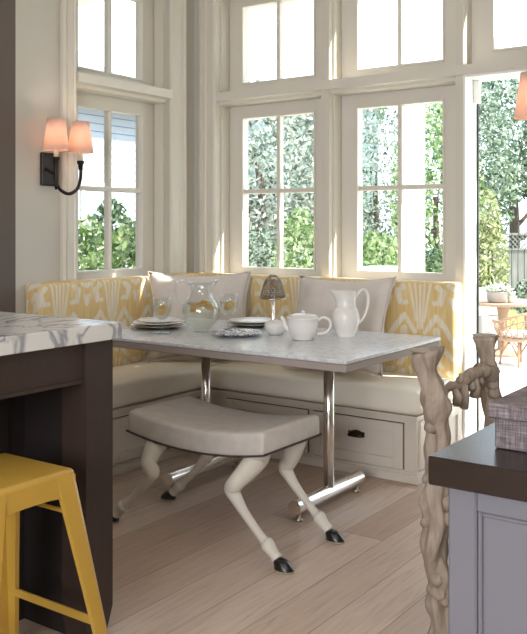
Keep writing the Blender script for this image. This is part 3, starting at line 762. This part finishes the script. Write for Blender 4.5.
# glass pitcher
PC = thing('glass_pitcher', 'round glass pitcher of water with lemon slices on the table', 'pitcher', onT(201, 332), radians(35)); PC.scale = (1.2, 1.2, 1.24); PC.location.z += .004
bm = B(); sc = 1.0
out = [(.034, 0), (.040, .003), (.038, .010), (.055, .025), (.072, .055), (.076, .080), (.068, .108), (.050, .135), (.041, .155), (.041, .172), (.047, .192)]
R_ = lathe(bm, out, 40, cap=False); bm.faces.new(R_[0])
for v in R_[-1] + R_[-2]:
    a = math.atan2(v.co.y, v.co.x); k = max(0, cos(a - 0)) ** 6
    v.co.x += .026 * k * (1 if v in R_[-1] else .4); v.co.z += .014 * k * (1 if v in R_[-1] else .2)
o = obj('pitcher_body', bm, 'glass', PC, True)
sm = o.modifiers.new('s', 'SOLIDIFY'); sm.thickness = .003
bm = B(); lathe(bm, [(.001, .010), (.036, .0115), (.0535, .027), (.070, .056), (.0738, .080), (.0655, .107), (.062, .112), (.001, .112)], 36); obj('water', bm, 'water', PC, True)
bm = B(); tube(bm, [(-.047, 0, .178), (-.066, 0, .200), (-.096, 0, .198), (-.104, 0, .165), (-.094, 0, .125), (-.074, 0, .098), (-.066, 0, .088)], .006, 10, 6); obj('handle', bm, 'glass', PC, True)
for i, (x, y, z, a, b) in enumerate(((.02, .02, .108, 12, 20), (-.03, .012, .104, -14, 10), (.0, -.03, .106, 18, -12), (.035, -.02, .098, -30, 15), (-.02, -.012, .094, 35, -20))):
    bm = B(); lathe(bm, [(.001, -.003), (.024, -.003), (.026, 0), (.024, .003), (.001, .003)], 20)
    bmesh.ops.rotate(bm, verts=bm.verts, cent=(0, 0, 0), matrix=Matrix.Rotation(radians(a), 3, 'X') @ Matrix.Rotation(radians(b), 3, 'Y')); bmesh.ops.translate(bm, verts=bm.verts, vec=(x, y, z))
    obj('lemon_slice', bm, 'lemon', PC, True)
# candle lamp with mesh shade
CL = thing('candle_lamp', 'small pewter candle lamp with pierced domed shade behind the white bowl', 'lamp', onT(273, 330.5))
bm = B(); lathe(bm, [(.034, 0), (.034, .004), (.012, .010), (.008, .02), (.009, .04), (.011, .05), (.0095, .055), (.0095, .200), (.004, .205)], 20); obj('stem', bm, 'chrome', CL, True)
bm = B(); prof = [(.066, .160), (.064, .168), (.056, .200), (.046, .232), (.036, .254), (.024, .264), (.020, .272)]
nn = 20
sp_ = smooth_path([(a, b) for a, b in prof], 3)
rings = [[bm.verts.new((r * cos(2 * pi * (i + .5 * (k % 2)) / nn), r * sin(2 * pi * (i + .5 * (k % 2)) / nn), z)) for i in range(nn)] for k, (r, z) in enumerate(sp_)]
for k, (a, b) in enumerate(zip(rings, rings[1:])):
    for i in range(nn):
        if k % 2 == 0: q = [(a[i], a[(i + 1) % nn], b[i]), (b[i], a[(i + 1) % nn], b[(i + 1) % nn])]
        else: q = [(a[i], b[(i + 1) % nn], b[i]), (a[i], a[(i + 1) % nn], b[(i + 1) % nn])]
        for f in q: bm.faces.new(f)
o = obj('pierced_shade', bm, 'steel', CL)
wf = o.modifiers.new('w', 'WIREFRAME'); wf.thickness = .0028; wf.use_replace = True
bm = B(); lathe(bm, [(.0005, .279), (.014, .278), (.021, .272), (.0005, .270)], 20, cap=False); obj('shade_cap', bm, 'steel', CL, True)
bm = B(); lathe(bm, [(.0675, .157), (.068, .160), (.0665, .164), (.065, .160)], 40, cap=False); obj('shade_rim', bm, 'steel', CL, True)
bm = B(); lathe(bm, [(.030, 0), (.034, .003), (.048, .018), (.053, .040), (.051, .066), (.048, .065), (.049, .040), (.042, .020), (.001, .010)], 36); o = obj('sugar_bowl', bm, 'china', None, True, onT(275.5, 334.5)); tag(o, 'small round white china bowl left of the teapot', 'bowl')
# teapot
TP = thing('teapot', 'squat white china teapot with loop handle', 'teapot', onT(303, 339.5), radians(35))
bm = B(); lathe(bm, [(.044, 0), (.050, .003), (.049, .008), (.062, .022), (.069, .045), (.071, .075), (.070, .092), (.073, .096), (.073, .102), (.068, .105), (.060, .105)], 44); obj('pot_body', bm, 'china', TP, True)
bm = B(); lathe(bm, [(.067, .1055), (.066, .110), (.045, .116), (.014, .119), (.008, .122), (.011, .127), (.006, .131), (.001, .132)], 36); obj('lid', bm, 'china', TP, True)
bm = B(); tube(bm, [(.068, 0, .086), (.090, 0, .100), (.118, 0, .090), (.126, 0, .060), (.105, 0, .032), (.062, 0, .024)], .0065, 10, 6); obj('handle', bm, 'china', TP, True)
bm = B(); tube(bm, [(-.060, 0, .040, .016), (-.080, 0, .062, .012), (-.088, 0, .085, .009), (-.102, 0, .104, .008)], n=12, k=6); obj('spout', bm, 'china', TP, True)
# white pitcher
WP = thing('china_pitcher', 'tall white china pitcher with looped handle beside the teapot', 'pitcher', onT(346, 336.5), radians(32)); WP.scale = (1.07, 1.07, 1.08)
bm = B(); R_ = lathe(bm, [(.036, 0), (.040, .003), (.038, .010), (.050, .035), (.058, .070), (.056, .098), (.046, .122), (.041, .128), (.043, .131), (.0405, .136), (.0385, .160), (.044, .192), (.047, .198)], 44, cap=False); bm.faces.new(R_[0])
for q, w in ((R_[-1], 1), (R_[-2], .8), (R_[-3], .15)):
    for v in q:
        a = math.atan2(v.co.y, v.co.x); k = max(0, cos(a - pi)) ** 5; v.co.x -= .030 * k * w; v.co.z += (.010 * k - .014 * max(0, cos(a)) * 0) * w
o = obj('pitcher_body', bm, 'china', WP, True); sm = o.modifiers.new('s', 'SOLIDIFY'); sm.thickness = .003
bm = B(); tube(bm, [(.040, 0, .165, .005), (.058, 0, .195, .006), (.080, 0, .204, .006), (.096, 0, .180, .006), (.094, 0, .130, .006), (.078, 0, .085, .005), (.056, 0, .060, .006)], n=10, k=6); obj('handle', bm, 'china', WP, True)

# ------------------------------------------------------------------ outside
GZ = -.56
bm = B(); box(bm, -9, 3.5, YB + TH, 7.3, -.30, -.03); o = obj('porch_deck', bm, 'patio'); tag(o, kind='structure')
bm = B()
for i in range(2): box(bm, -9, 3.5, 7.3 + .35 * i, 7.65 + .35 * i, GZ, -.21 - .17 * i)
tag(obj('porch_step', bm, 'patio'), kind='structure')
bm = B(); box(bm, -30, 30, YB + TH, 15.0, GZ - .2, GZ); box(bm, -30, XL - TH, -6, YB + TH, GZ - .2, GZ); tag(obj('patio', bm, 'patio'), kind='structure')
bm = B(); box(bm, -40, 30, 15.0, 50, GZ - .2, GZ - .01); o = obj('lawn', bm, 'grass'); tag(o, kind='structure')
bm = B(); box(bm, -.077, .077, -.077, .077, 0, 2.995); box(bm, -.11, .11, -.11, .11, 0, .2, .01); 
o = obj('porch_column', bm, 'white', None, False, (-3.27, 6.88, -.03)); tag(o, 'square white porch column outside the middle window', 'column')
PG = thing('pergola', 'white pergola beams above the porch seen through the upper panes', 'pergola', (0, 0, 0))
for y in (6.88, 5.7):
    bm = B(); box(bm, -5.2, 3.0, y - .06, y + .06, 2.97, 3.18); obj('beam', bm, 'white', PG)
for i in range(7):
    bm = B(); x = -5.0 + i * 1.25; box(bm, x, x + .05, YB + TH + .02, 7.5, 3.19, 3.33); obj('rafter', bm, 'white', PG)
bm = B()        # unseen boards added to block the sun; two openings shape its patches
for a in ((-5.2, 3.0, YB + TH + .01, 4.80), (-5.2, 3.0, 5.25, 5.46), (-5.2, -2.0, 4.80, 5.25), (-1.22, -1.10, 4.80, 5.25), (-.74, 3.0, 4.80, 5.25)): box(bm, a[0], a[1], a[2], a[3], 3.335, 3.365)
obj('sun_blocker_boards', bm, 'white', PG)
def W_(u, v, d):
    l = (u - 263.5) / 867; F = (-sin(YAW), cos(YAW)); R_ = (cos(YAW), sin(YAW))
    return Vector(((F[0] + R_[0] * l) * d, (F[1] + R_[1] * l) * d, H - (v - 227) / 867 * d))
def leaves(bm, c, rad, n, s):
    for _ in range(n):
        while True:
            p = Vector([random.uniform(-1, 1) for _ in range(3)])
            if p.length <= 1: break
        p = p.normalized() * (p.length ** .5)
        q = Vector((c[0] + p.x * rad[0], c[1] + p.y * rad[1], c[2] + p.z * rad[2]))
        a = Vector([random.gauss(0, 1) for _ in range(3)]).normalized(); b = a.orthogonal().normalized(); l = s * random.uniform(.6, 1.3)
        bm.faces.new([bm.verts.new(q + x) for x in (a * l, b * l * .42, -a * l, -b * l * .42)])
def tree(name, base, blobs, leaf, s, trunk_r, label, cat='tree', group=None, trunk_h=None):
    r = thing(name, label, cat, base, 0, group)
    bm = B()
    for cx, cy, cz, rx, rz, n in blobs: leaves(bm, (cx, cy, cz), (rx, rx, rz), n, s)
    obj('foliage', bm, leaf, r)
    h = trunk_h or max(b[2] for b in blobs)
    bm = B(); tube(bm, [(0, 0, 0, trunk_r), (trunk_r * .3, 0, h * .5, trunk_r * .8), (-trunk_r * .2, 0, h, trunk_r * .5)], n=10, k=4, lump=.3, lscale=5)
    for k in range(5):
        a = k * 1.3; z = h * (.45 + .1 * k); L = 1.2 * max(b[3] for b in blobs) * .6
        tube(bm, [(0, 0, z, trunk_r * .45), (cos(a) * L * .5, sin(a) * L * .5, z + L * .3, trunk_r * .3), (cos(a) * L, sin(a) * L, z + L * .8, trunk_r * .12)], n=6, k=3)
    obj('trunk', bm, 'bark', r); return r
def gnd(u, d): p = W_(u, 227, d); return (p.x, p.y, GZ)
# beyond the two back windows and door
tree('garden_tree', gnd(262, 13), [(0, 0, 2.6, 1.1, 1.4, 4200), (.2, 0, 1.2, .9, 1.1, 2400)], 'leaf_grey', .055, .10, 'pale silvery tree seen in the left half of the window behind the candle lamp')
tree('garden_tree', gnd(303, 16.5), [(0, 0, 2.5, 1.2, 1.6, 4600), (0, .2, 1.2, 1.1, 1.2, 3800)], 'leaf_dark', .055, .10, 'blue-green tree seen in the right half of the window behind the candle lamp')
tree('garden_shrub', gnd(302, 10.0), [(0, 0, 1.3, .34, .75, 1900)], 'leaf_green', .04, .04, 'bright green shrub low in the window behind the candle lamp', 'shrub')
tree('garden_shrub', gnd(258, 11.4), [(0, 0, 1.1, .40, .7, 1600)], 'leaf_dark', .04, .04, 'dark green shrub low in the left pane behind the candle lamp', 'shrub')
tree('garden_tree', gnd(376, 19.5), [(0, 0, 2.7, 1.35, 1.8, 4600), (-.2, 0, 1.1, 1.3, 1.3, 2600)], 'leaf_grey', .055, .10, 'pale silvery tree left of the white porch column')
tree('garden_shrub', gnd(374, 9.4), [(0, 0, 1.15, .42, .62, 2600)], 'leaf_green', .042, .04, 'bright green shrub low in the window left of the white column', 'shrub')
tree('garden_tree', gnd(436, 14), [(0, 0, 2.3, .75, 1.7, 4600)], 'leaf_green', .05, .08, 'green tree just right of the white porch column')
tree('garden_shrub', gnd(440, 11), [(0, 0, 1.05, .40, .50, 2200)], 'leaf_hedge', .04, .04, 'dark green shrub low in the window right of the white column', 'shrub')
tree('garden_tree', gnd(513, 21), [(-.2, 0, 4.0, 1.8, 1.6, 7500), (1.4, 0, 3.8, 1.2, 1.6, 3000)], 'leaf_dark', .075, .16, 'big blue-green tree with dark trunk behind the garden fence', trunk_h=3.2)
tree('garden_tree', gnd(480, 17), [(0, 0, 2.9, .75, 1.6, 3400)], 'leaf_dark', .06, .08, 'leafy blue-green tree at the left edge of the open doorway')
tree('garden_shrub', gnd(488, 15.6), [(0, 0, 1.1, .36, 1.0, 1900), (0, 0, 1.95, .22, .55, 500)], 'leaf_yellow', .045, .03, 'slim yellow-green shrub by the fence in the open doorway', 'shrub')
tree('garden_shrub', gnd(525, 13.8), [(0, 0, .68, .20, .30, 500)], 'leaf_dark', .045, .03, 'low blue-green shrub right of the potted succulents', 'shrub')
# fence with lattice
def pl(u0, u1, d0, d1): a, b = W_(u0, 227, d0), W_(u1, 227, d1); return a, b
fa, fb = W_(492, 227, 19), W_(640, 227, 19.5)
ang = math.atan2(fb.y - fa.y, fb.x - fa.x); L = (fb - fa).length
FN = thing('garden_fence', 'weathered grey board fence with lattice top beyond the patio', 'fence', (fa.x, fa.y, GZ), ang)
bm = B(); box(bm, 0, L, 0, .03, 0, 1.30); obj('fence_boards', bm, 'fence', FN)
bm = B()
n = int(L / .11)
for i in range(n):
    for s in (-1, 1):
        x = i * .11 + .15
        obox(bm, (x, s * .006, 1.48), (s * .15, 0, .15), (0, .004, 0), (-s * .008, 0, .008))
obj('lattice', bm, 'fence', FN)
bm = B(); box(bm, 0, L, -.02, .05, 1.30, 1.34); box(bm, 0, L, -.02, .05, 1.63, 1.68); obj('fence_rail', bm, 'fence', FN)
for i in range(int(L / 1.8) + 1):
    bm = B(); box(bm, i * 1.8 - .0, i * 1.8 + .10, -.035, .065, 0, 1.72); obj('fence_post', bm, 'fence', FN)
# outdoor table with succulent pot
p = W_(503, 227, 12.3)
OT = thing('outdoor_table', 'pale round patio table beyond the open door', 'table', (p.x, p.y, GZ))
bm = B(); lathe(bm, [(.55, .72), (.57, .73), (.57, .755), (.55, .76), (.001, .76)], 40); lathe(bm, [(.001, .72), (.55, .72)], 40, cap=False); obj('tabletop', bm, 'wicker', OT)
bm = B(); lathe(bm, [(.28, 0), (.28, .03), (.08, .08), (.06, .5), (.10, .719)], 20); obj('pedestal', bm, 'wicker', OT)
p = W_(497, 227, 12.05)
PT = thing('succulent_pot', 'grey pot of pale succulents on the patio table', 'plant', (p.x, p.y, GZ + .7607))
bm = B(); lathe(bm, [(.10, 0), (.13, .02), (.145, .14), (.15, .16), (.13, .16), (.125, .12), (.001, .12)], 24); obj('pot', bm, 'concrete', PT, True)
M['succ'] = plain('pale succulent', 'cdd6bf', .6, var=.1)
bm = B()
for cx, cy, r in ((0, 0, .17), (-.10, 0, .11), (.10, .02, .12), (0, -.10, .11), (.02, .10, .10)):
    for ring, (tilt, k, nn_) in enumerate(((20, 1, 9), (50, .8, 7), (75, .5, 5))):
        for i in range(nn_):
            a = 2 * pi * i / nn_ + ring * .4; d = Vector((cos(a) * cos(radians(tilt)), sin(a) * cos(radians(tilt)), sin(radians(tilt)))); w = Vector((-sin(a), cos(a), 0)) * r * .25
            o_ = Vector((cx, cy, .15)); L_ = r * k * 1.3; nrm = d.cross(w.normalized()) * .012
            vs = [bm.verts.new(q) for q in (o_, o_ + d * L_ * .6 + w, o_ + d * L_, o_ + d * L_ * .6 - w, o_ + d * L_ * .55 + nrm, o_ + d * L_ * .55 - nrm)]
            for t_ in ((0, 1, 4), (1, 2, 4), (2, 3, 4), (3, 0, 4), (1, 0, 5), (2, 1, 5), (3, 2, 5), (0, 3, 5)): bm.faces.new([vs[q] for q in t_])
obj('succulent_rosettes', bm, M['succ'], PT, True)
p = W_(512, 227, 12.05)
bm = B(); lathe(bm, [(.05, 0), (.06, .01), (.06, .09), (.05, .09), (.001, .08)], 16)
for i in range(12):
    a = i * .9; tube(bm, [(0, 0, .07, .012), (.03 * cos(a), .03 * sin(a), .12, .014), (.05 * cos(a), .05 * sin(a), .14 + .002 * i, .004)], n=6)
o = obj('succulent_cup', bm, M['succ'], None, True, (p.x, p.y, GZ + .7607)); tag(o, 'small succulent cup right of the grey pot on the patio table', 'plant')
def wicker_chair(p, rz, label):
    r = thing('wicker_chair', label, 'chair', (p.x, p.y, GZ), rz)
    bm = B(); n = 16; ri, ro = .24, .27
    top = []; 
    for i in range(n + 1):
        a = radians(55 + 250 * i / n); h_ = .58 + .14 * max(0, cos(a - pi)); top.append((.33 * cos(a), .33 * sin(a), h_))
    tube(bm, top, .020, 8, 2, lump=.3, lscale=30); tube(bm, [(x * .93, y * .93, z - .10) for x, y, z in top], .010, 6, 2)
    for i, (x, y, z) in enumerate(top): tube(bm, [(x * .78, y * .78, .35), (x * .93, y * .93, (z + .35) / 2), (x, y, z)], .008, 6)
    for i in range(0, n - 2, 2):
        a_, b_ = top[i], top[i + 3]; tube(bm, [(a_[0] * .78, a_[1] * .78, .36), (b_[0], b_[1], b_[2])], .007, 6); tube(bm, [(b_[0] * .78, b_[1] * .78, .36), (a_[0], a_[1], a_[2])], .007, 6)
    obj('back_shell', bm, 'wicker', r, True)
    bm = B(); lathe(bm, [(.001, .33), (.27, .33), (.28, .35), (.27, .37), (.001, .37)], 24); obj('seat', bm, 'wicker', r)
    bm = B(); lathe(bm, [(.001, .3705), (.20, .3705), (.225, .40), (.20, .44), (.001, .45)], 24); obj('seat_pad', bm, 'white', r, True)
    for i in range(4):
        a = pi / 4 + i * pi / 2; bm = B(); tube(bm, [(.25 * cos(a), .25 * sin(a), 0.002, .016), (.22 * cos(a), .22 * sin(a), .34, .018)], n=10); obj('leg', bm, 'wicker', r, True)
    bm = B()
    for i in range(4):
        a = pi / 4 + i * pi / 2; b = a + pi / 2
        tube(bm, [(.24 * cos(a), .24 * sin(a), .12), (.17 * cos((a + b) / 2), .17 * sin((a + b) / 2), .30), (.24 * cos(b), .24 * sin(b), .12)], .010, 8, 4)
    obj('brace', bm, 'wicker', r, True); return r
wicker_chair(W_(514, 227, 11.9) + Vector((.25, -.5, 0)), radians(150), 'pale wicker armchair beside the patio table')
p = W_(480, 227, 14.2)
GB = thing('patio_armchair', 'white cushioned grey patio seat left of the round table', 'chair', (p.x, p.y, GZ), radians(-20))
bm = B(); box(bm, -.3, .3, -.3, .3, .002, .38, .01); obj('seat_base', bm, 'concrete', GB)
bm = B(); box(bm, -.28, .28, -.29, .2, .382, .50, .04, 3); obj('seat_pad', bm, 'white', GB, True)
bm = B(); box(bm, -.28, .28, .18, .3, .502, .80, .04, 3); obj('back_pad', bm, 'white', GB, True)
# white urn outside middle window
p = W_(382, 227, 7.0)
bm = B(); lathe(bm, [(.10, 0), (.10, .03), (.05, .06), (.04, .25), (.06, .30), (.10, .34), (.125, .52), (.13, .86), (.155, .90), (.16, .93), (.15, .96), (.001, .96)], 28)
o = obj('garden_pedestal', bm, 'white', None, True, (p.x, p.y, -.029)); tag(o, 'white stone pedestal urn outside, left of the porch column', 'urn')
# neighbour house outside the left window and roofs beyond
HS = thing('neighbour_house', 'pale clapboard house with grey roof outside the left window', 'building', (-11.3, 7.6, GZ), radians(0))
bm = B(); box(bm, -6, 0, -2.6, 4.5, 0, 4.05); obj('house_wall', bm, 'siding', HS)
bm = B(); prism(bm, [(.45, 3.9), (-3.05, 5.8), (-6.5, 3.9), (-6.5, 4.0), (-3.05, 5.92), (.45, 4.0)], 1, -2.9, 4.9)
obj('roof', bm, 'roof', HS)
bm = B(); prism(bm, [(-6, 4.055), (0, 4.055), (-3.05, 5.75)], 1, -2.6, -2.5); obj('gable', bm, 'siding', HS)
for y in (3.4,):
    bm = B(); box(bm, .002, .04, y - .5, y + .5, 1.4, 2.6); o = obj('window', bm, 'white', HS)
    bm = B(); box(bm, .04, .05, y - .43, y + .43, 1.47, 2.53); obj('pane', bm, 'roof', o)
p = W_(298, 227, 34)
H2 = thing('distant_house', 'faint house with hipped grey roof beyond the trees', 'building', (p.x, p.y, GZ), radians(30))
bm = B(); box(bm, -3, 3, -3, 3, 0, 6.2); obj('house_wall', bm, 'siding', H2)
bm = B(); A = [bm.verts.new(q) for q in ((-3.4, -3.4, 6.2), (3.4, -3.4, 6.2), (3.4, 3.4, 6.2), (-3.4, 3.4, 6.2), (-1, 0, 7.3), (1, 0, 7.3))]
for f in ((0, 1, 5, 4), (1, 2, 5), (2, 3, 4, 5), (3, 0, 4), (0, 3, 2, 1)): bm.faces.new([A[i] for i in f])
obj('roof', bm, 'roof', H2)
for i, (u, d, hh, lf, lab) in enumerate(((88, 7.7, .75, 'leaf_green', 'bright green bush in the left half of the side window'), (112, 8.6, .95, 'leaf_hedge', 'darker green bush behind the side window muntin'), (134, 6.6, .72, 'leaf_green', 'light green bush in the right half of the side window'))):
    tree('side_shrub', gnd(u, d), [(0, 0, 1.15, .30, hh, 1700)], lf, .042, .03, lab, 'shrub')

# ------------------------------------------------------------------ groups of repeats
GROUPS = {'seat_cushion': 'cream seat cushions on the bench', 'back_cushion': 'yellow ikat back cushions of the bench', 'throw_pillow': 'blush pillows on the bench',
          'stemmed_glass': 'stemmed glasses of lemon water', 'plate': 'plates laid on the table', 'charger': 'pewter chargers under the plates', 'wall_sconce': 'bronze wall sconces',
          'garden_tree': 'trees behind the patio', 'garden_shrub': 'shrubs around the patio', 'side_shrub': 'bushes outside the left window'}
for o in list(S.objects):
    k = o.name.split('.')[0]
    if o.parent is None and k in GROUPS and o.get('label'): o['group'] = GROUPS[k]
